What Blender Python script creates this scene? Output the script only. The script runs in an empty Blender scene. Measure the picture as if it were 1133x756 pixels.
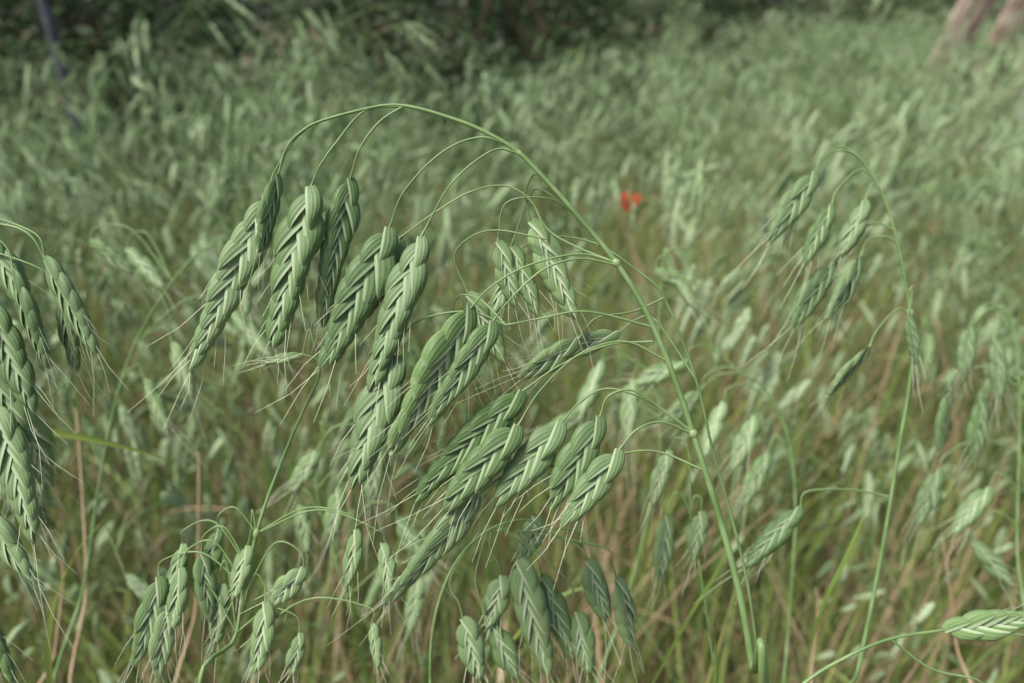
import bpy, math, random
import numpy as np
from mathutils import Vector, Matrix

rng = np.random.default_rng(11)
random.seed(11)
scene = bpy.context.scene
COL = scene.collection

# ------------------------------------------------------------------ camera
CAM = np.array([0.0, 0.0, 0.95]); PITCH = math.radians(23)
F = np.array([0, math.cos(PITCH), -math.sin(PITCH)])
U = np.array([0, math.sin(PITCH), math.cos(PITCH)])
R = np.array([1.0, 0, 0])
cd = bpy.data.cameras.new("camera"); cam = bpy.data.objects.new("camera", cd); COL.objects.link(cam)
cam.location = CAM; cam.rotation_euler = (math.radians(90) - PITCH, 0, 0)
cd.lens = 27; cd.sensor_width = 36; cd.clip_start = 0.01; cd.clip_end = 500
cd.dof.use_dof = True; cd.dof.focus_distance = 0.225; cd.dof.aperture_fstop = 9.0
scene.camera = cam

# ------------------------------------------------------------------ world / light
w = bpy.data.worlds.new("World"); scene.world = w; w.use_nodes = True
nt = w.node_tree; bg = nt.nodes["Background"]
sky = nt.nodes.new("ShaderNodeTexSky"); sky.sky_type = 'NISHITA'; sky.sun_disc = False
SE, SR = math.radians(60), math.radians(240)
sky.sun_elevation = SE; sky.sun_rotation = SR; sky.dust_density = 4.0; sky.air_density = 1.0
nt.links.new(sky.outputs[0], bg.inputs[0]); bg.inputs[1].default_value = 0.15
sd = bpy.data.lights.new("sun", 'SUN'); sd.energy = 5.0; sd.angle = math.radians(18); sd.color = (1, .975, .92)
sun = bpy.data.objects.new("sun", sd); COL.objects.link(sun)
sdir = Vector((math.sin(SR) * math.cos(SE), math.cos(SR) * math.cos(SE), math.sin(SE)))
sun.rotation_euler = sdir.to_track_quat('Z', 'Y').to_euler()
scene.view_settings.view_transform = 'Standard'; scene.view_settings.look = 'None'; scene.view_settings.exposure = 0

# ------------------------------------------------------------------ materials
class NB:
    def __init__(s, name):
        s.m = bpy.data.materials.new(name); s.m.use_nodes = True; s.t = s.m.node_tree
        s.t.nodes.clear(); s.out = s.t.nodes.new("ShaderNodeOutputMaterial")
    def n(s, k, **p):
        x = s.t.nodes.new(k)
        for a, b in p.items(): setattr(x, a, b)
        return x
    def l(s, a, b): s.t.links.new(a, b)
    def inp(s, sock, v):
        if isinstance(v, bpy.types.NodeSocket): s.l(v, sock)
        else: sock.default_value = v
    def math(s, op, a, b=None, c=None, clamp=False):
        x = s.n("ShaderNodeMath", operation=op); x.use_clamp = clamp
        s.inp(x.inputs[0], a)
        if b is not None: s.inp(x.inputs[1], b)
        if c is not None: s.inp(x.inputs[2], c)
        return x.outputs[0]
    def mix(s, f, a, b):
        x = s.n("ShaderNodeMix", data_type='RGBA')
        s.inp(x.inputs[0], f)
        s.inp(x.inputs[6], a if isinstance(a, bpy.types.NodeSocket) else (*a, 1))
        s.inp(x.inputs[7], b if isinstance(b, bpy.types.NodeSocket) else (*b, 1))
        return x.outputs[2]
    def smooth(s, v, a, b, lo=0.0, hi=1.0):
        x = s.n("ShaderNodeMapRange", interpolation_type='SMOOTHSTEP')
        s.inp(x.inputs[0], v); x.inputs[1].default_value = a; x.inputs[2].default_value = b
        x.inputs[3].default_value = lo; x.inputs[4].default_value = hi
        return x.outputs[0]
    def noise(s, scale, detail=2, coord=None):
        x = s.n("ShaderNodeTexNoise"); x.inputs["Scale"].default_value = scale; x.inputs["Detail"].default_value = detail
        if coord is None:
            coord = s.n("ShaderNodeTexCoord").outputs["Object"]
        s.l(coord, x.inputs["Vector"]); return x.outputs[0]
    def att(s, nm): return s.n("ShaderNodeAttribute", attribute_name=nm).outputs["Fac"]
    def rand(s): return s.att("rnd")
    def tint(s): return s.att("tint")
    def finish(s, col, rough=.5, trans=.3, bump=None, spec=.35):
        p = s.n("ShaderNodeBsdfPrincipled"); s.inp(p.inputs["Base Color"], col if isinstance(col, bpy.types.NodeSocket) else (*col, 1))
        p.inputs["Roughness"].default_value = rough; p.inputs["Specular IOR Level"].default_value = spec
        if bump is not None:
            b = s.n("ShaderNodeBump"); b.inputs["Strength"].default_value = .4; b.inputs["Distance"].default_value = .0002
            s.l(bump, b.inputs["Height"]); s.l(b.outputs[0], p.inputs["Normal"])
        sh = p.outputs[0]
        if trans > 0:
            t = s.n("ShaderNodeBsdfTranslucent"); s.inp(t.inputs[0], col if isinstance(col, bpy.types.NodeSocket) else (*col, 1))
            x = s.n("ShaderNodeMixShader"); x.inputs[0].default_value = trans
            s.l(p.outputs[0], x.inputs[1]); s.l(t.outputs[0], x.inputs[2]); sh = x.outputs[0]
        s.l(sh, s.out.inputs[0]); return s.m

def mk_lemma():
    b = NB("lemma"); uv = b.n("ShaderNodeUVMap").outputs[0]
    sep = b.n("ShaderNodeSeparateXYZ"); b.l(uv, sep.inputs[0])
    m = b.math('ABSOLUTE', b.math('MULTIPLY_ADD', sep.outputs[0], 2.0, -1.0))
    v = sep.outputs[1]
    veins = b.math('MULTIPLY_ADD', b.math('SINE', b.math('MULTIPLY', m, 30.0)), .5, .5)
    nz = b.noise(420, 2); nz2 = b.noise(90, 2); rn = b.rand(); tn = b.tint()
    g = b.mix(tn, (.060, .130, .032), (.23, .36, .13))
    g = b.mix(b.math('MULTIPLY', rn, .9), g, (.50, .62, .37))
    g = b.mix(b.smooth(nz, .35, .7, 0, .35), g, (.16, .27, .09))
    g = b.mix(b.smooth(nz2, .4, .75, 0, .25), g, (.07, .14, .035))
    g = b.mix(b.math('MULTIPLY', veins, .12), g, (.34, .47, .23))
    edge = b.smooth(m, .80, .94, 0, 1)
    tip = b.smooth(v, .82, 1.0, 0, .6)
    keel = b.smooth(m, .0, .08, .3, 0)
    f = b.math('MAXIMUM', b.math('MAXIMUM', edge, tip), keel)
    pale = b.mix(tn, (.42, .55, .30), (.68, .75, .53))
    c = b.mix(b.math('MULTIPLY', f, b.math('MULTIPLY_ADD', tn, .25, .62)), g, pale)
    return b.finish(c, .5, .28, bump=veins, spec=.38)

def mk_simple(name, a, c2, trans=.25, scale=60, rough=.5, dryend=None, r2=None):
    b = NB(name); nz = b.noise(scale, 2)
    c = b.mix(b.smooth(nz, .3, .7), a, c2)
    if r2: c = b.mix(b.math('MULTIPLY', b.rand(), .8), c, r2)
    c = b.mix(b.math('MULTIPLY', b.tint(), .6), c, dryend or c2)
    return b.finish(c, rough, trans)

M_LEM = mk_lemma()
M_STEM = mk_simple("grass_stem", (.085, .165, .045), (.18, .28, .11), 0, 90, .42, (.30, .38, .16))
M_LEAF = mk_simple("grass_blade", (.105, .20, .025), (.20, .32, .055), .35, 30, .5, (.46, .50, .14), (.26, .36, .13))
M_AWN = mk_simple("awn", (.48, .56, .36), (.62, .66, .48), 0, 60, .5)
M_DRY = mk_simple("dry_straw", (.38, .28, .16), (.55, .45, .28), 0, 40, .7, (.28, .16, .10))
MATS = [M_LEM, M_STEM, M_LEAF, M_AWN, M_DRY]

# ------------------------------------------------------------------ mesh builder
class MB:
    def __init__(s): s.V = []; s.Q = []; s.UV = []; s.M = []; s.T = []; s.RN = []; s.n = 0
    def add(s, V, Q, UV, M, tint=0.0, rnd=0.15):
        s.V.append(V); s.Q.append(Q + s.n); s.UV.append(UV)
        s.M.append(np.full(len(Q), M) if np.isscalar(M) else M)
        s.T.append(np.full(len(V), tint) if np.isscalar(tint) else tint); s.RN.append(np.full(len(V), rnd)); s.n += len(V)
    def arrays(s):
        return (np.concatenate(s.V), np.concatenate(s.Q), np.concatenate(s.UV), np.concatenate(s.M), np.concatenate(s.T))
    def mesh(s, name, mats=None):
        mats = mats or MATS
        V = np.concatenate(s.V); Q = np.concatenate(s.Q).astype(np.int32); UV = np.concatenate(s.UV)
        M = np.concatenate(s.M).astype(np.int32); T = np.concatenate(s.T).astype(np.float32); RN = np.concatenate(s.RN).astype(np.float32)
        me = bpy.data.meshes.new(name)
        me.vertices.add(len(V)); me.vertices.foreach_set("co", V.astype(np.float32).ravel())
        me.loops.add(Q.size); me.loops.foreach_set("vertex_index", Q.ravel())
        me.polygons.add(len(Q)); me.polygons.foreach_set("loop_start", np.arange(len(Q), dtype=np.int32) * 4)
        me.polygons.foreach_set("loop_total", np.full(len(Q), 4, dtype=np.int32))
        for m in mats: me.materials.append(m)
        me.polygons.foreach_set("material_index", M)
        me.polygons.foreach_set("use_smooth", np.ones(len(Q), dtype=bool))
        uvl = me.uv_layers.new(name="UVMap"); uvl.data.foreach_set("uv", UV[Q.ravel()].astype(np.float32).ravel())
        at = me.attributes.new("tint", 'FLOAT', 'POINT'); at.data.foreach_set("value", T)
        at = me.attributes.new("rnd", 'FLOAT', 'POINT'); at.data.foreach_set("value", RN)
        me.update(calc_edges=True); return me
    def obj(s, name, mats=None, parent=None):
        o = bpy.data.objects.new(name, s.mesh(name, mats)); COL.objects.link(o)
        if parent: o.parent = parent
        return o

def grid_quads(nr, nc, wrap=False):
    q = []
    for i in range(nr - 1):
        for j in range(nc if wrap else nc - 1):
            j2 = (j + 1) % nc
            q.append((i * nc + j, i * nc + j2, (i + 1) * nc + j2, (i + 1) * nc + j))
    return np.array(q)
def unit(v):
    v = np.asarray(v, float); return v / (np.linalg.norm(v) + 1e-12)
def catmull(P, sub=6):
    P = np.asarray(P, float); P = np.vstack([2 * P[0] - P[1], P, 2 * P[-1] - P[-2]]); out = []
    for i in range(1, len(P) - 2):
        for t in np.linspace(0, 1, sub, endpoint=False):
            a, b, c, d = P[i - 1:i + 3]
            out.append(.5 * ((2 * b) + (-a + c) * t + (2 * a - 5 * b + 4 * c - d) * t * t + (-a + 3 * b - 3 * c + d) * t ** 3))
    out.append(P[-2]); return np.array(out)
def tube(mb, P, r0, r1, sides=5, mat=1, tint=0.0, rad=None):
    P = np.asarray(P, float); n = len(P)
    T = np.gradient(P, axis=0); T /= np.linalg.norm(T, axis=1)[:, None] + 1e-12
    nrm = np.cross(T[0], [0.31, 0.9, 0.17]); nrm = unit(nrm)
    rr = np.linspace(r0, r1, n) if rad is None else rad
    ang = np.linspace(0, 2 * math.pi, sides, endpoint=False); rows = []
    for i in range(n):
        nrm = unit(nrm - T[i] * nrm.dot(T[i])); bi = np.cross(T[i], nrm)
        rows.append(P[i] + rr[i] * (np.cos(ang)[:, None] * nrm + np.sin(ang)[:, None] * bi))
    V = np.concatenate(rows)
    UV = np.stack([np.tile(ang / 6.2832, n), np.repeat(np.linspace(0, 1, n), sides)], 1)
    mb.add(V, grid_quads(n, sides, True), UV, mat, tint)
def ribbon(mb, P, width, side, mat=2, tint=0.0, fold=.25, twist=0.0):
    P = np.asarray(P, float); n = len(P); T = np.gradient(P, axis=0); rows = []
    for i in range(n):
        t = i / (n - 1); tt = unit(T[i])
        s_ = unit(np.asarray(side) - tt * np.dot(side, tt)); up = np.cross(tt, s_)
        a = twist * t; s2 = s_ * math.cos(a) + up * math.sin(a); u2 = np.cross(tt, s2)
        w_ = width * .5 * min(1, .55 + 1.8 * t) * (1 - t ** 2.2) + 1e-5
        rows += [P[i] - s2 * w_ + u2 * w_ * fold, P[i], P[i] + s2 * w_ + u2 * w_ * fold]
    UV = np.stack([np.tile([0, .5, 1], n), np.repeat(np.linspace(0, 1, n), 3)], 1)
    mb.add(np.array(rows), grid_quads(n, 3), UV, mat, tint)

# ------------------------------------------------------------------ spikelet
def spikelet_tpl(nf, ll, nu=6, nv=5, wf=.235, seed=0, awn=True, spread=.52, awl=1.0, ar=.0032, flat_awn=False):
    r = np.random.default_rng(seed)
    Vs, Qs, UVs, Ms = [], [], [], []; n = 0
    phim = math.radians(116)
    t = np.linspace(0, 1, nv + 1); ph = np.linspace(-phim, phim, nu + 1)
    prof = (1 - t) ** .75 * (t + .10) ** .55; prof /= prof.max(); prof[-1] = .02
    hp = (.12 + 1.02 * np.sin(math.pi * .58 * t)) * (1 - .45 * t ** 8)
    gq = grid_quads(nv + 1, nu + 1)
    for i in range(nf):
        k = i / (nf - 1); sx = 1 if i % 2 == 0 else -1
        s = (1 - .38 * k ** 1.7) * (.84 if i < 2 else 1) * r.uniform(.93, 1.07)
        l = ll * s; al = spread * (1 - .45 * k ** 1.3) * (.8 if i < 2 else 1) * r.uniform(.88, 1.13)
        W_, H_ = wf * l * r.uniform(.94, 1.06), .16 * l * (1 - .1 * k)
        base = np.array([-sx * .04 * l, r.normal(0, .003), k * (1 - ll * .60)])
        a = unit(np.array([sx * math.sin(al), r.normal(0, .03), math.cos(al)]))
        nn = np.array([sx * math.cos(al), 0, -math.sin(al)])
        cur = -.20 * l * t ** 2.2
        V = (base + a * (l * t)[:, None, None] + nn * ((W_ * prof)[:, None] * np.cos(ph)[None] + cur[:, None])[:, :, None]
             + np.array([0, 1, 0]) * ((H_ * hp)[:, None] * (np.sign(np.sin(ph)) * np.abs(np.sin(ph)) ** .8)[None])[:, :, None]).reshape(-1, 3)
        UV = np.stack([np.tile((ph / phim + 1) / 2, nv + 1), np.repeat(t, nu + 1)], 1)
        Vs.append(V); Qs.append(gq + n); UVs.append(UV); Ms.append(np.zeros(len(gq))); n += len(V)
        if awn and i > 1 and not (flat_awn and i % 2 and k < .7):
            tip = base + a * l * .96 + nn * (-.18 * l)
            da = unit(np.array([0, 0, 1]) * .9 + a * .5 + nn * r.uniform(-.15, .35) + np.array([0, r.normal(0, .2), 0]))
            L = ll * r.uniform(.4, 1.2) * awl * (.7 + .6 * k)
            if flat_awn:
                e = tip + da * L; VV = np.array([tip - nn * ar, tip + nn * ar, e + nn * ar * .4, e - nn * ar * .4])
                Vs.append(VV); Qs.append(np.array([[0, 1, 2, 3]]) + n); UVs.append(np.zeros((4, 2))); Ms.append(np.array([3])); n += 4
                continue
            P = np.array([tip, tip + da * L * .5, tip + da * L + nn * r.uniform(-.12, .12) * L])
            mb = MB(); tube(mb, P, ar, ar * .4, 3, 3)
            Vs.append(mb.V[0]); Qs.append(mb.Q[0] + n); UVs.append(mb.UV[0]); Ms.append(mb.M[0]); n += len(mb.V[0])
    return np.concatenate(Vs), np.concatenate(Qs), np.concatenate(UVs), np.concatenate(Ms)
def place(mb, tpl, base, d, lat, L, W=1.0, bend=0.0, tint=0.0, rnd=.15):
    V, Q, UV, M = tpl; d = unit(d); x = unit(np.asarray(lat) - d * np.dot(lat, d)); y = np.cross(d, x)
    px = V[:, 0] * W + bend * V[:, 2] ** 2
    P = np.asarray(base) + L * (px[:, None] * x + (V[:, 1] * W)[:, None] * y + V[:, 2][:, None] * d)
    mb.add(P, Q, UV, M, tint, rnd)

# ------------------------------------------------------------------ hand-modelled plants (each in its own standing plane)
class Plant:
    def __init__(s, D, seed=0, hi=True, tb=.15):
        s.D = D; s.k = D * 36 / 27 / 1133; s.mb = MB(); s.r = np.random.default_rng(seed); s.hi = hi; s.tb = tb
    def p(s, x, y, z=0.0):
        return CAM + R * (x - 566.5) * s.k + U * (378 - y) * s.k + F * (s.D + z * s.k)
    def stem(s, pts, w0, w1, root=None, sides=8, mat=1, tint=.2, nodes=()):
        P = [s.p(*q) for q in pts]
        if root is not None: P = [np.array([root[0], root[1], 0.0]), np.array([root[0] * .9 + P[0][0] * .1, root[1] * .8 + P[0][1] * .2, P[0][2] * .5])] + P
        C = catmull(P, 7); n = len(C); rad = np.linspace(w0 * s.k / 2, w1 * s.k / 2, n)
        tube(s.mb, C, 0, 0, sides, mat, tint, rad=rad)
        for (nx, ny, r_) in nodes:
            q = s.p(nx, ny); i = int(np.argmin(((C - q) ** 2).sum(1))); i = max(1, min(n - 2, i))
            dd = unit(C[i + 1] - C[i - 1]); q = C[i]
            tube(s.mb, [q - dd * 5 * s.k, q - dd * 2 * s.k, q, q + dd * 2 * s.k, q + dd * 5 * s.k], 0, 0, 8, mat, .9,
                 rad=np.array([.6, .95, 1, .95, .6]) * r_ * s.k / 2)
    def ped(s, pts, w0=3.0, w1=1.8, tint=.3):
        C = catmull([s.p(*q) for q in pts], 6); n = len(C)
        rad = np.linspace(w0, w1, n); rad[-3:] *= np.array([1.05, 1.3, 1.8])
        tube(s.mb, C, 0, 0, 6, 1, tint, rad=rad * s.k / 2)
    def spk(s, b, e, wd, roll=None, tint=None, bend=None, lem=48):
        r = s.r; B = s.p(*b); E = s.p(*e); d = E - B; L = np.linalg.norm(d); Lp = L / s.k
        sc = wd / 42.0; lm = min(lem * sc ** .6, Lp * .5); ll = lm / Lp
        nf = max(7, int(round((Lp - lm * .60) / (lm * .205))) + 1)
        tpl = spikelet_tpl(nf, ll, 14 if s.hi else 6, 12 if s.hi else 5, .235, int(r.integers(1e6)), awl=1.35, ar=.36 / Lp)
        W = wd / (lm * .86) * 1.12
        roll = r.normal(0, .3) if roll is None else roll
        du = unit(d); lat0 = unit(np.cross(du, F)); lat = lat0 * math.cos(roll) + F * math.sin(roll)
        place(s.mb, tpl, B, d, lat, L, W, r.uniform(-.09, .09) if bend is None else bend,
              max(0, s.tb + r.uniform(-.15, .25)) if tint is None else tint, r.uniform(0, .3))
    def leaf(s, pts, wd, side=(0.4, 1, .2), mat=2, tint=.2, twist=.6):
        ribbon(s.mb, catmull([s.p(*q) for q in pts], 6), wd * s.k, np.array(side), mat, tint, .3, twist)

# --- main plant
A = Plant(.22, 3)
A.stem([(842, 800), (833, 740), (819, 660), (801, 590), (783, 530), (767, 480), (745, 415), (715, 345), (682, 291), (640, 240), (600, 195),
        (570, 166), (530, 143), (490, 128), (452, 118), (425, 117), (395, 123), (365, 131), (340, 141), (318, 162), (308, 192)],
       9, 2.4, root=(.13, .22), nodes=((682, 291, 9.5), (765, 478, 10.5), (575, 170, 6)))
A.spk((292, 214, 12), (214, 412, 14), 46, roll=.2, tint=.5)
A.spk((307, 193), (287, 282, -6), 30, roll=.9, tint=.2)
A.ped([(452, 118), (405, 122), (372, 158), (353, 185), (344, 207)]); A.spk((344, 207), (301, 384, 5), 50, roll=-.1, tint=.3)
A.ped([(446, 118), (420, 135), (398, 165), (384, 196, 16)]); A.spk((384, 194, 16), (343, 360, 20), 38, roll=.6, tint=.4)
A.ped([(340, 141), (322, 156, 6), (300, 190, 10), (292, 214, 12)])
A.ped([(575, 168), (535, 152), (490, 168), (447, 212), (431, 252)]); A.spk((431, 252), (357, 410), 52, roll=.1, tint=.0)
A.ped([(575, 170), (545, 168, -5), (500, 205, -8), (467, 263, -8)]); A.spk((467, 263, -8), (409, 432, -6), 44, roll=-.2, tint=.05)
A.ped([(606, 262, 20), (590, 222, 18), (560, 203, 15), (520, 210, 12), (478, 235, 10), (440, 262, 14)], 2.8, 1.9, .6)
A.ped([(682, 291, 0), (640, 272, 14), (608, 252, 20), (590, 222, 18)], 2.8, 2.3, .5)
A.spk((440, 262, 14), (395, 352, 26), 36, tint=.3)
A.ped([(682, 291), (640, 282, -6), (585, 295, -14), (545, 318, -20), (522, 342, -22)]); A.spk((522, 340, -22), (440, 500, -26), 50, roll=.6, tint=.6)
A.ped([(682, 293), (640, 287, -6), (600, 300, -14), (565, 332, -20), (546, 356, -22)]); A.spk((546, 356, -22), (478, 470, -26), 36, roll=.3, tint=.3)
A.ped([(560, 360), (520, 345), (470, 352), (446, 372), (438, 396)]); A.ped([(722, 362), (650, 345, -4), (600, 352, -2), (560, 360)])
A.spk((438, 394), (385, 536, -6), 52, roll=-.15, tint=.1)
A.ped([(722, 378), (672, 382), (620, 404), (578, 433)]); A.spk((578, 433), (452, 548), 42, roll=.1, tint=.12)
A.ped([(735, 398), (690, 378, -6), (640, 392, -10), (597, 432, -10), (573, 470, -10)]); A.spk((573, 470, -10), (488, 560, -12), 46, roll=0, tint=.15)
A.ped([(764, 476), (718, 444), (672, 430), (641, 446), (621, 468)]); A.spk((621, 468), (545, 556), 46, roll=-.1, tint=.12)
A.ped([(764, 478), (738, 458, -6), (700, 432, -8), (672, 438, -8), (663, 460, -8)]); A.spk((663, 460, -8), (612, 560, -8), 46, roll=.15, tint=.1)
A.ped([(766, 480), (730, 466, -10), (702, 474, -14), (683, 496, -14)]); A.spk((683, 496, -14), (618, 578, -16), 44, roll=-.1, tint=.3)
A.ped([(778, 520), (720, 500, 10), (640, 515, 10), (570, 522, 6), (528, 548)]); A.spk((528, 548), (432, 672), 34, roll=.4, tint=.1)
A.ped([(640, 240, 0), (610, 215, 26), (560, 218, 36), (550, 262, 40)], 2.5, 1.8)
A.spk((550, 262, 40), (566, 338, 44), 32, tint=.6); A.spk((566, 266, 44), (592, 348, 50), 32, tint=.6)
A.ped([(640, 240, 0), (600, 205, 24), (585, 215, 38), (566, 266, 44)], 2.5, 1.8)
A.spk((588, 238, 40), (642, 352, 46), 42, roll=.2, tint=.9); A.ped([(600, 195), (590, 190, 20), (582, 210, 34), (588, 238, 40)], 2.5, 1.8)
A.spk((515, 322, 50), (556, 405, 60), 38, tint=.8); A.ped([(606, 262, 20), (540, 250, 36), (500, 275, 46), (515, 322, 50)], 2.5, 1.8)
A.spk((497, 345, 40), (520, 420, 50), 30, tint=.7)
A.ped([(560, 360), (530, 330, 30), (505, 325, 38), (497, 345, 40)], 2.5, 1.8)
A.leaf([(786, 800, -5), (790, 770, -5), (792, 735, -5), (789, 700, -5)], 12, (1, .3, 0))
A.mb.obj("brome_grass_plant")

# --- companion stem next to the main one
B = Plant(.235, 5)
B.stem([(850, 800), (838, 720), (826, 640), (806, 560), (790, 505), (770, 420), (735, 330), (705, 300), (660, 270), (610, 262), (575, 275)], 4.5, 1.8, root=(.16, .26))
B.spk((575, 275), (545, 350), 32, tint=.5)
B.ped([(735, 330), (700, 345), (660, 352), (640, 375)]); B.spk((640, 375), (575, 420), 32, tint=.6)
B.ped([(770, 420), (730, 355, 20), (710, 352, 26), (688, 368, 26)]); B.spk((688, 368, 26), (610, 388, 34), 30, tint=.7)
B.mb.obj("brome_grass_plant")

# --- left plant
C_ = Plant(.23, 8, tb=.15)
C_.stem([(-150, 800), (-140, 600), (-120, 420), (-80, 300), (-30, 252), (10, 250), (35, 262), (50, 288)], 7, 2, root=(-.2, .3))
for b, e, wd, tn in [((50, 286), (108, 388), 36, .1), ((18, 300, -5), (58, 408, -5), 34, .1), ((-8, 338, -8), (42, 455, -8), 42, .1),
                     ((-22, 262, 8), (34, 345, 8), 36, .3), ((-5, 452), (45, 596), 42, .5), ((-30, 560, 10), (32, 650, 10), 34, .4),
                     ((-30, 650, -10), (24, 752, -10), 36, .4), ((55, 325, 20), (72, 410, 25), 28, .1), ((-20, 420, 20), (20, 500, 20), 38, .4)]:
    C_.spk(b, e, wd, tint=tn)
    C_.ped([(-60, b[1] - 50), (-30, b[1] - 52), (b[0] - 12, b[1] - 28), b])
C_.mb.obj("brome_grass_plant")

# --- right plant
Dp = Plant(.30, 9, tb=.05)
Dp.stem([(930, 820), (950, 738), (974, 620), (994, 500), (1009, 400), (1004, 325), (986, 242), (966, 196), (944, 170), (922, 168), (908, 178), (902, 190)], 5.5, 2, root=(.25, .38), nodes=((1006, 345, 8),))
for b, e, wd, o in [((902, 190), (850, 266), 32, (944, 170)), ((918, 228, -5), (884, 292, -5), 26, (966, 196)), ((957, 222), (932, 290), 28, (980, 225)),
                    ((926, 288, 8), (876, 360, 8), 34, (990, 255)), ((952, 284), (918, 352), 28, (994, 270)), ((962, 384), (914, 436), 22, (1008, 350)),
                    ((1000, 350, -8), (1012, 400, -8), 20, (1004, 325)), ((885, 562), (822, 626), 28, (985, 550))]:
    Dp.spk(b, e, wd)
    mx = (o[0] + b[0]) / 2
    Dp.ped([o, (mx + 8, min(o[1], b[1]) - 8), (b[0] + 8, b[1] - 18), b], 2.6, 1.5)
Dp.mb.obj("brome_grass_plant")

# --- further plants (a little behind)
def extra(D, seed, stem, root, spks, tb=.35):
    q = Plant(D, seed, hi=False, tb=tb); q.stem(stem, 4.5, 1.8, root=root)
    for b, e, wd, o in spks:
        q.spk(b, e, wd); mx = (o[0] + b[0]) / 2
        q.ped([o, (mx, min(o[1], b[1]) - 14), (b[0] + (6 if o[0] > b[0] else -6), b[1] - 16), b], 2.4, 1.5)
    q.mb.obj("brome_grass_plant")
extra(.40, 31, [(1120, 820), (1125, 600), (1128, 430), (1115, 350), (1095, 342), (1075, 360)], (.32, .5),
      [((1075, 360), (1062, 420), 26, (1115, 350)), ((1100, 375), (1110, 440), 26, (1118, 352)), ((1050, 430), (1035, 500), 26, (1127, 420)),
       ((1085, 440), (1080, 510), 28, (1128, 430)), ((1040, 520), (1010, 580), 28, (1126, 500)), ((1095, 540), (1050, 590), 28, (1126, 540)), ((1075, 600), (1120, 650), 26, (1125, 580))], .25)
extra(.42, 32, [(860, 830), (872, 700), (880, 560), (868, 470), (835, 420), (795, 415), (775, 432)], (.26, .55),
      [((775, 432), (735, 470), 26, (835, 420)), ((800, 445), (775, 505), 26, (850, 440)), ((835, 460), (810, 520), 26, (868, 470)), ((850, 500), (820, 560), 26, (878, 520)),
       ((760, 400), (700, 425), 24, (820, 415)), ((725, 300), (765, 320), 20, (795, 415))], .5)
extra(.40, 33, [(70, 830), (95, 640), (120, 480), (150, 380), (200, 300), (240, 270), (262, 290)], (-.28, .5),
      [((262, 290), (270, 350), 26, (230, 275)), ((140, 275), (180, 322), 24, (190, 310)), ((100, 268), (150, 300), 22, (190, 310)), ((255, 345), (300, 400), 24, (160, 370)),
       ((190, 380), (215, 440), 26, (150, 380)), ((160, 420), (185, 480), 24, (135, 420))], .6)
extra(.42, 34, [(640, 830), (700, 640), (730, 500), (722, 420), (690, 395), (665, 400)], (.1, .6),
      [((665, 400), (640, 470), 26, (700, 400)), ((700, 420), (690, 490), 26, (722, 420)), ((650, 455), (600, 480), 24, (728, 460)), ((745, 300), (768, 345), 20, (724, 425))], .6)
extra(.38, 35, [(420, 830), (400, 720), (372, 620), (350, 540), (362, 480), (395, 470), (420, 490)], (-.1, .5),
      [((420, 490), (405, 560), 28, (380, 470)), ((350, 500), (322, 545), 26, (360, 480)), ((375, 540), (368, 600), 28, (352, 540)), ((330, 560), (345, 610), 26, (354, 570)),
       ((440, 575), (470, 625), 26, (372, 620)), ((465, 640), (450, 700), 26, (385, 660))], .45)

# --- bottom-left plant
E_ = Plant(.25, 12, tb=.5)
E_.stem([(240, 830), (262, 700), (284, 590), (312, 510), (340, 445), (352, 420), (352, 400), (335, 392)], 5.5, 2.5, root=(-.1, .32), nodes=((284, 590, 8),))
for b, e, wd, o in [((176, 638), (156, 738), 34, (272, 650)), ((200, 604, 8), (180, 690, 8), 30, (276, 630)), ((238, 588, 14), (214, 652, 14), 26, (284, 590)),
                    ((274, 604), (260, 664), 28, (284, 590)), ((336, 628), (300, 668), 30, (270, 660)), ((296, 664, -8), (292, 742, -8), 32, (262, 700)),
                    ((332, 700), (324, 748), 22, (262, 700)), ((204, 626, -8), (198, 694, -8), 28, (272, 650)), ((392, 588, 10), (386, 655, 10), 24, (284, 590)),
                    ((420, 604, 16), (432, 665, 16), 26, (284, 590)), ((335, 392), (290, 400), 14, (352, 400)), ((240, 650, 14), (236, 720, 14), 30, (262, 700)),
                    ((188, 668, -4), (172, 750, -4), 32, (262, 700)), ((222, 610, 2), (226, 690, 2), 28, (276, 630)),
                    ((412, 690), (420, 740), 20, (262, 720))]:
    E_.spk(b, e, wd)
    mx = (o[0] + b[0]) / 2
    E_.ped([o, (mx, min(o[1], b[1]) - 26), (b[0] + (4 if o[0] > b[0] else -4), b[1] - 18), b], 2.4, 1.5)
E_.mb.obj("brome_grass_plant")

# --- bottom-centre plant
G_ = Plant(.265, 14, tb=.45)
G_.stem([(480, 860), (476, 760), (480, 690), (500, 630), (535, 590), (580, 575), (610, 590), (640, 605), (650, 622)], 4.5, 2, root=(-.05, .36))
for b, e, wd in [((574, 620), (604, 748), 42), ((650, 620), (668, 690), 36), ((682, 640), (700, 712), 34), ((512, 684), (532, 752), 38), ((556, 640, 10), (540, 700, 10), 34),
                 ((600, 640, 12), (632, 735, 12), 34), ((592, 575, 20), (585, 625, 20), 34), ((640, 680, 10), (650, 750, 10), 34), ((540, 690, 14), (570, 760, 14), 32)]:
    G_.spk(b, e, wd); G_.ped([(545 + (b[0] - 560) * .3, 588), (b[0] - 14, min(b[1] - 34, 640)), (b[0] - 4, b[1] - 16), b], 2.4, 1.5)
G_.mb.obj("brome_grass_plant")
H_ = Plant(.31, 15, tb=.5)
H_.stem([(800, 850), (790, 740), (776, 640), (764, 570), (748, 545), (738, 570)], 4, 2, root=(.12, .42))
for b, e, wd in [((738, 570), (730, 644), 28), ((776, 566), (764, 622), 26), ((742, 500, 10), (720, 560, 10), 24)]:
    H_.spk(b, e, wd)
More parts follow.
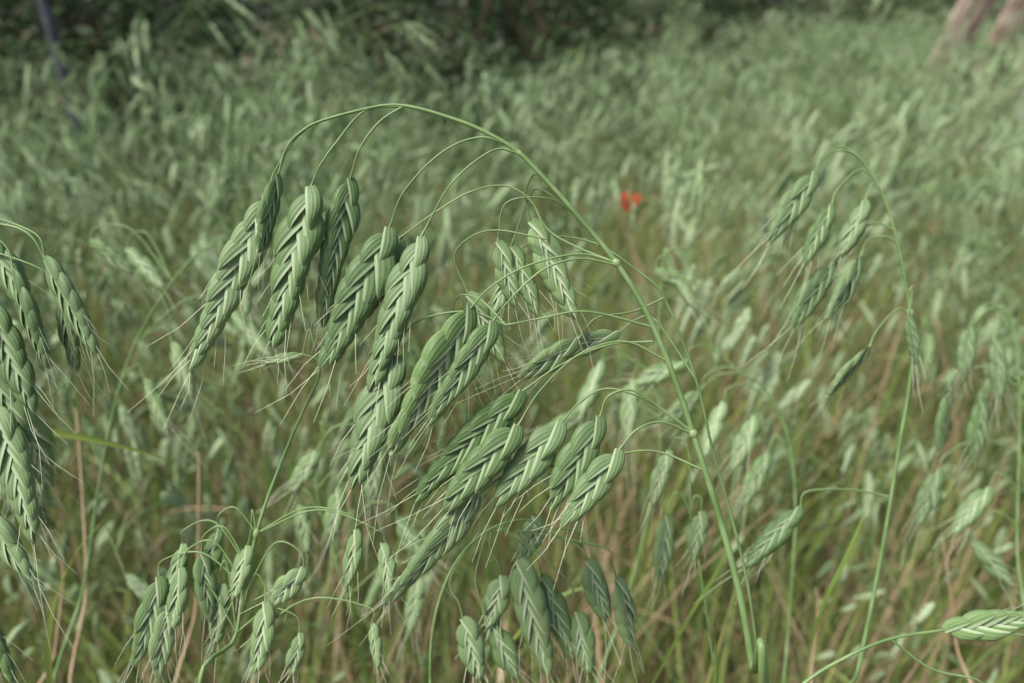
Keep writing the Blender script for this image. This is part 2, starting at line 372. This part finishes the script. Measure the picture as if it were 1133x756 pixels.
H_.ped([(764, 570), (768, 550), (776, 552), (776, 566)], 2.4, 1.6); H_.ped([(764, 570), (762, 500), (750, 485, 6), (742, 500, 10)], 2.4, 1.6)
H_.mb.obj("brome_grass_plant")

# --- bottom-right plant
I_ = Plant(.21, 16, tb=.5)
I_.stem([(800, 900), (850, 800), (890, 756), (935, 728), (985, 707), (1046, 697)], 6, 3, root=(.05, .15))
I_.spk((1044, 697), (1150, 690), 36, tint=.8, bend=.08); I_.ped([(985, 707), (1030, 740), (1080, 752), (1100, 770)]); I_.spk((1100, 768), (1140, 800), 30)
I_.mb.obj("brome_grass_plant")

# --- dry stalks and a few long loose blades between the heads
J = Plant(.44, 21)
for x0, y0, x1, rx in [(86, 452, 96, -.25), (220, 500, 205, -.17), (1045, 590, 1060, .25), (70, 620, 40, -.3), (905, 650, 880, .16)]:
    J.stem([(x1, 830), ((x0 + x1) / 2 + 5, (830 + y0) / 2), (x0, y0 + 20), (x0 - 3, y0)], 5, 1.5, root=(rx, .5), mat=4, tint=.5)
J.mb.obj("dry_grass_stalks")
K = Plant(.34, 22)
K.leaf([(-20, 470), (60, 478), (130, 492), (195, 512)], 10, (0, .4, 1), tint=.5); K.leaf([(700, 800), (760, 690), (800, 620), (812, 560)], 9)
K.leaf([(880, 800), (905, 690), (940, 610), (960, 560)], 10); K.leaf([(420, 800), (395, 700), (390, 620), (398, 560)], 9)
K.leaf([(520, 800), (560, 720), (620, 660), (700, 640)], 8); K.leaf([(60, 800), (55, 700), (80, 620), (120, 570)], 10, tint=.8)
K.mb.obj("grass_blades")

# ------------------------------------------------------------------ generic plants for the meadow
def gen_plant(seed, lod):
    r = np.random.default_rng(seed); mb = MB()
    nu, nv = ((6, 5) if lod == 0 else (4, 3))
    tpls = [spikelet_tpl(int(r.integers(9, 13)) if lod == 0 else int(r.integers(7, 9)), r.uniform(.34, .42), nu, nv, .235, int(r.integers(1e6)),
                         awn=True, awl=1.0, ar=.003 if lod == 0 else .006, flat_awn=lod > 0) for _ in range(4)]
    Hh = .86; n = 26; L = Hh * r.uniform(1.1, 1.2); th_max = r.uniform(1.5, 2.4); s0 = r.uniform(.62, .72); lean = r.uniform(.02, .14)
    p = np.zeros(3); P = [p.copy()]
    wob = r.normal(0, .12)
    for i in range(1, n + 1):
        s = i / n; u = max(0, (s - s0) / (1 - s0)); th = lean * s + th_max * (u ** 1.3)
        az = wob * s
        p = p + np.array([-math.sin(th) * math.cos(az), math.sin(th) * math.sin(az), math.cos(th)]) * L / n
        P.append(p.copy())
    P = np.array(P); P[:, 2] *= Hh / P[:, 2].max()
    C = P; m = len(C)
    tube(mb, C, .0012, .0003, 4, 1, r.uniform(0, .5))
    T = np.gradient(C, axis=0)
    nn = int(r.integers(7, 10))
    for j in range(nn):
        s = .62 + .37 * j / (nn - 1); i = min(m - 2, int(s * (m - 1))); o = C[i]; tt = unit(T[i])
        for b_ in range(int(r.integers(1, 4)) if j < nn - 1 else 1):
            last = j == nn - 1
            l = (.035 + .075 * (1 - (s - .62) / .38)) * r.uniform(.6, 1.3); k = 5
            d = unit(tt + r.normal(0, .45, 3) + np.array([-.25, 0, .15])); q = o.copy(); B_ = [q.copy()]
            if last: l = .012; d = tt
            for a in range(k):
                d = unit(d + np.array([0, 0, -1]) * r.uniform(.25, .6)); q = q + d * l / k; B_.append(q.copy())
            tube(mb, B_, .00045, .0003, 3, 1, r.uniform(.1, .7))
            sl = r.uniform(.024, .043); dd = unit(d + np.array([-.2, 0, -.35]) + r.normal(0, .2, 3))
            place(mb, tpls[int(r.integers(4))], q, dd, r.normal(0, 1, 3), sl, r.uniform(.9, 1.3), r.uniform(-.1, .1), r.uniform(.1, 1))
    for j in range(int(r.integers(1, 4))):
        i = int(r.uniform(.12, .5) * m); o = C[i]; az = r.uniform(0, 6.28); h = np.array([math.cos(az), math.sin(az), 0])
        l = r.uniform(.10, .22); d = unit(h * .5 + np.array([0, 0, 1])); q = o.copy(); Q_ = [q.copy()]
        for a in range(7):
            d = unit(d + h * .1 + np.array([0, 0, -1]) * r.uniform(.05, .3)); q = q + d * l / 7; Q_.append(q.copy())
        ribbon(mb, Q_, r.uniform(.003, .006), np.cross(h, [0, 0, 1]), 2 if r.random() < .8 else 4, r.uniform(0, .9), .3, r.uniform(-1.5, 1.5))
    return mb.arrays()

def gen_tuft(seed, dry=.2, hmin=.18, hmax=.55, nb=26, spread=.05):
    r = np.random.default_rng(seed); mb = MB()
    for j in range(nb):
        az = r.uniform(0, 6.28); h = np.array([math.cos(az), math.sin(az), 0]); q = np.append(r.normal(0, spread, 2), 0.0)
        l = r.uniform(hmin, hmax); d = unit(h * r.uniform(.05, .3) + np.array([0, 0, 1])); Q_ = [q.copy()]; g = r.uniform(.0, .10)
        for a in range(6):
            d = unit(d + h * g * .9 + np.array([0, 0, -1]) * g * (a / 3)); q = q + d * l / 6; Q_.append(q.copy())
        if r.random() < .3: tube(mb, Q_, .0009, .0005, 3, 4 if r.random() < dry * 2.2 else 1, r.uniform(0, 1))
        else: ribbon(mb, Q_, r.uniform(.0025, .0060), np.cross(h, [0, 0, 1]), 4 if r.random() < dry else 2, r.uniform(0, 1), .35, r.uniform(-2, 2))
    return mb.arrays()

near_p = [gen_plant(100 + i, 0) for i in range(14)]
far_p = [gen_plant(200 + i, 1) for i in range(14)]
tufts = [gen_tuft(300 + i, .2) for i in range(6)]
litter = [gen_tuft(400 + i, .85, .05, .25, 26, .07) for i in range(3)]

def put_arr(mb, arr, x, y, az, s, tx=0.0, ty=0.0, rnd=None):
    V, Q, UV, M, T = arr
    ca, sa = math.cos(az), math.sin(az)
    Rz = np.array([[ca, -sa, 0], [sa, ca, 0], [0, 0, 1]])
    V2 = (V * s) @ Rz.T; V2 = V2 + np.stack([V2[:, 2] * tx, V2[:, 2] * ty, 0 * V2[:, 2]], 1) + [x, y, 0]
    mb.add(V2, Q, UV, M, T, rng.random() ** .8 if rnd is None else rnd)

meadow = bpy.data.objects.new("grass_meadow", None); COL.objects.link(meadow)
POPPY = (.215, 1.40, .625)
def blocked(x, y):
    px, py, pz = POPPY
    if .3 < y < py + .05:
        lx = px * y / py
        return -0.07 < x - lx < .19
    return False
def nod_az(x, y):
    az = rng.normal(0, .8)
    if x < -.25 * y and rng.random() < .5: az += math.pi
    return az
def fill(mb, plants, x0, x1, y0, y1, dens, smin, smax, nod=True, wedge=None, block=False):
    N = int((x1 - x0) * (y1 - y0) * dens)
    for _ in range(N):
        x = rng.uniform(x0, x1); y = rng.uniform(y0, y1)
        if wedge is not None and abs(x) > .72 * y + wedge: continue
        blk = block and blocked(x, y)
        s = rng.uniform(smin, smax)
        if blk:
            if y < .8: continue
            s = rng.uniform(.5, .66)
        if nod and not blk and rng.random() < .10: s *= 1.10
        a = plants[int(rng.integers(len(plants)))]
        put_arr(mb, a, x, y, nod_az(x, y) if nod else rng.uniform(0, 6.28), s, rng.normal(0, .08), rng.normal(0, .08))
m1 = MB()
fill(m1, near_p, -1.1, 1.1, .45, .80, 125, .70, 1.0, True, .4, True)
fill(m1, near_p, -1.0, 1.0, .36, .80, 75, .54, .74, True, .4, True)
fill(m1, far_p, -1.5, 1.5, .80, 1.5, 150, .72, 1.02, True, .4, True)
fill(m1, far_p, -1.6, -.05, .75, 1.6, 16, 1.02, 1.18, True, .4, True)
fill(m1, far_p, .4, 1.6, .9, 1.7, 12, 1.0, 1.12, True, .4, True)
fill(m1, tufts, -1.5, 1.5, .22, 1.5, 115, .8, 1.5, False, .4)
fill(m1, litter, -1.5, 1.5, .15, 1.5, 60, .8, 1.4, False, .4)
m1.obj("meadow_front", parent=meadow)
TS = 1.0
tiles = []
for i in range(4):
    m = MB(); fill(m, far_p, -TS / 2, TS / 2, -TS / 2, TS / 2, 85, .68, 1.0); fill(m, tufts, -TS / 2, TS / 2, -TS / 2, TS / 2, 30, 1.0, 1.6, False)
    tiles.append(m.mesh("meadow_tile"))
yy = 1.5 + TS / 2; nt_ = 0
while yy < 8.0:
    nx_ = int(math.ceil(.72 * yy + .5))
    for ix in range(-nx_, nx_ + 1):
        o = bpy.data.objects.new("meadow_patch", tiles[int(rng.integers(4))])
        o.location = (ix * TS + rng.uniform(-.06, .06) + .4 * (int(yy) % 2), yy, 0)
        if o.location.x < 1.0 and yy > 3.6: continue
        o.rotation_euler = (0, 0, rng.uniform(-.12, .12)); k = rng.uniform(.94, 1.04) * (1.12 if o.location.x > 1.2 else 1.0)
        o.scale = (k, k * (1 if rng.random() < .5 else -1), k); o.parent = meadow; COL.objects.link(o); nt_ += 1
    yy += TS

# ------------------------------------------------------------------ poppy
def poppy(loc, h, sc=1.0, open_=1.0):
    b = NB("poppy_petal"); c = b.mix(b.smooth(b.noise(80), .3, .7), (.75, .06, .03), (.9, .14, .07)); mp = b.finish(c, .6, .4)
    md = NB("poppy_centre").finish((.02, .02, .02), .6, 0)
    mb = MB()
    for k in range(4):
        a0 = k * math.pi / 2 + .3; rr = np.linspace(.05, 1, 7); aa = np.linspace(-.95, .95, 9); V = []
        for r_ in rr:
            for a in aa:
                rad = .021 * sc * r_ * (1 - .12 * abs(a) ** 2) * (1 + .04 * math.sin(9 * a + k))
                z = .017 * sc * open_ * r_ ** 1.6 * (1 + .12 * math.sin(7 * a + k * 2)) + (.0015 if k % 2 else 0)
                V.append((rad * math.cos(a0 + a), rad * math.sin(a0 + a) - z * .25, z))
        mb.add(np.array(V) + [0, 0, h], grid_quads(7, 9), np.zeros((63, 2)), 0)
    tube(mb, [(0, 0, h), (0, 0, h + .004), (0, 0, h + .008), (0, 0, h + .0085)], 0, 0, 10, 1, rad=np.array([.002, .004, .0042, .0002]) * sc)
    tube(mb, catmull([(0.01, 0, 0), (0, .004, h * .5), (0, 0, h)], 8), .0013, .0009, 5, 2)
    o = mb.obj("red_poppy", [mp, md, M_STEM]); o.location = loc; return o
poppy((POPPY[0], POPPY[1], 0), POPPY[2] - .008, 1.1, 1.5)

# ------------------------------------------------------------------ ground
b = NB("soil"); n1 = b.noise(6, 5); n2 = b.noise(90, 5)
c = b.mix(b.smooth(n1, .35, .65), (.09, .06, .04), (.11, .10, .045)); c = b.mix(b.smooth(n2, .4, .7), c, (.22, .16, .10)); M_SOIL = b.finish(c, .95, 0)
nx = 90; xs = np.sign(np.linspace(-1, 1, nx)) * np.abs(np.linspace(-1, 1, nx)) ** 3 * 150
V = np.array([(x, y, .012 * math.sin(x * 3.1 + y * 2.3) * math.cos(y * 4.1 - x) if abs(x) + abs(y) < 12 else 0) for y in xs for x in xs])
g = MB(); g.add(V, grid_quads(nx, nx), V[:, :2] * .1, 0); g.obj("ground", [M_SOIL])

# ------------------------------------------------------------------ shrubs behind the field
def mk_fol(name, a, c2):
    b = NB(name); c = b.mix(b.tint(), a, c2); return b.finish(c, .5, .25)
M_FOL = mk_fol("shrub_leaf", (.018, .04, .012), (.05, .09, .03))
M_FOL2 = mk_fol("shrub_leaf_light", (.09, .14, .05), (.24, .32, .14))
M_BARK = mk_simple("bark", (.09, .06, .04), (.16, .12, .08), 0, 30, .9)
def shrub(seed, mat, nl=5200, hgt=1.7, rad=.8, leaf=.05):
    r = np.random.default_rng(seed); mb = MB(); cl = []
    for j in range(9):
        az = r.uniform(0, 6.28); rr = rad * r.uniform(.2, .8); top = np.array([rr * math.cos(az), rr * math.sin(az), hgt * r.uniform(.45, .95)])
        mid = top * [.4, .4, .5] + np.append(r.normal(0, .05, 2), 0)
        tube(mb, catmull([(0, 0, 0), mid, top], 5), .022, .005, 6, 1)
        for q in range(5):
            c0 = mid + (top - mid) * r.uniform(.2, 1) + r.normal(0, .16, 3); cl.append((c0, r.uniform(.12, .28), r.uniform(0, 1)))
            tube(mb, [mid + (top - mid) * .4, (mid + top) / 2 * .5 + c0 * .5, c0], .007, .002, 4, 1)
    for j in range(20):
        az = r.uniform(0, 6.28); cl.append((np.array([rad * .8 * math.cos(az), rad * .8 * math.sin(az), r.uniform(.1, hgt * .5)]), r.uniform(.15, .3), r.uniform(0, .6)))
    ci = r.integers(0, len(cl), nl); Vv = []; Tn = []
    for i in range(nl):
        c0, rc, tn = cl[ci[i]]; d = unit(r.normal(0, 1, 3)); q = c0 + d * rc * r.uniform(.3, 1.05) * np.array([1.1, 1.1, .9])
        a = unit(d + r.normal(0, .7, 3)); s_ = unit(np.cross(a, r.normal(0, 1, 3))); l = leaf * r.uniform(.6, 1.3)
        Vv += [q, q + a * l * .5 + s_ * l * .25, q + a * l, q + a * l * .5 - s_ * l * .25]; Tn += [min(1, max(0, tn + r.normal(0, .2)))] * 4
    mb.add(np.array(Vv), np.arange(nl * 4).reshape(-1, 4), np.zeros((nl * 4, 2)), 0, np.array(Tn))
    return mb.mesh("shrub", [mat, M_BARK])
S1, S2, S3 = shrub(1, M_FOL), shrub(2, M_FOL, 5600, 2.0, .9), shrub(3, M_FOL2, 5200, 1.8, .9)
def put(me, name, loc, s, rz):
    o = bpy.data.objects.new(name, me); o.location = loc; o.scale = (s, s, s); o.rotation_euler = (0, 0, rz); COL.objects.link(o); return o
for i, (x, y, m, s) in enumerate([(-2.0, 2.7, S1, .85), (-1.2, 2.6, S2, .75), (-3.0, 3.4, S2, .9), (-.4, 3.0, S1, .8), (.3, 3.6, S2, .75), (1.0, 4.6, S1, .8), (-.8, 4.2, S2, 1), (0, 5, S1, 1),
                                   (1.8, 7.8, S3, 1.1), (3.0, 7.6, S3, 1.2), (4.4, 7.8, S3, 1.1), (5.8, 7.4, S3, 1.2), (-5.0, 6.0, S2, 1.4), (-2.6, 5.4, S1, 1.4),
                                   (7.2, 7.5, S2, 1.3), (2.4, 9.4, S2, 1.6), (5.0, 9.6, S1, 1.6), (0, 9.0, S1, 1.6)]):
    put(m, "shrub", (x, y, 0), s, i * 1.7)
mb = MB(); tube(mb, catmull([(-1.10, 1.95, 0), (-1.06, 1.95, .5), (-1.08, 1.95, .85), (-1.12, 1.97, 1.5), (-1.10, 2.0, 2.3)], 8), .017, .012, 10, 0)
b = NB("grey_bark"); M_GB = b.finish(b.mix(b.smooth(b.noise(25, 5), .35, .65), (.04, .045, .055), (.10, .10, .12)), .9, 0)
tr = mb.mesh("young_tree_trunk", [M_GB])
to = bpy.data.objects.new("young_tree", tr); COL.objects.link(to)
b = NB("weathered_wood"); M_WOOD = b.finish(b.mix(b.smooth(b.noise(18, 6), .3, .7), (.24, .17, .12), (.42, .34, .26)), .85, 0)
M_WHITE = NB("white_paint").finish((.7, .7, .72), .6, 0)
fe = bpy.data.objects.new("wooden_fence", None); COL.objects.link(fe)
def plank(name, a, c, wd, th, mat):
    mb = MB(); a = np.array(a, float); c = np.array(c, float); d = unit(c - a); s_ = unit(np.cross(d, [0, 1, 0])); f = np.cross(d, s_)
    P = [a + d * np.linalg.norm(c - a) * t for t in (0, .02, .5, .98, 1)]; V = []
    for i, p_ in enumerate(P):
        q = .85 if i in (0, 4) else 1
        for (u_, v_) in ((-1, -1), (1, -1), (1, 1), (-1, 1)): V.append(p_ + s_ * u_ * wd / 2 * q + f * v_ * th / 2 * q)
    Q = list(grid_quads(5, 4, True)) + [np.array((3, 2, 1, 0)), np.array((16, 17, 18, 19))]
    mb.add(np.array(V), np.array(Q), np.zeros((20, 2)), 0); o = mb.obj(name, [mat], fe)
    for p_ in o.data.polygons: p_.use_smooth = False
for i in range(5): plank("plank_%d" % i, (1.46 + i * .10, 3.3 + .07 * (i % 2), 0), (1.92 + i * .10 + .03 * (i % 2), 3.4 + .07 * (i % 2), 1.25), .05, .025, M_WOOD)
plank("rail", (1.6, 3.24, .5), (2.8, 3.24, .55), .08, .04, M_WOOD)
plank("post", (2.03, 3.16, 0), (2.05, 3.16, 1.4), .04, .04, M_WHITE)
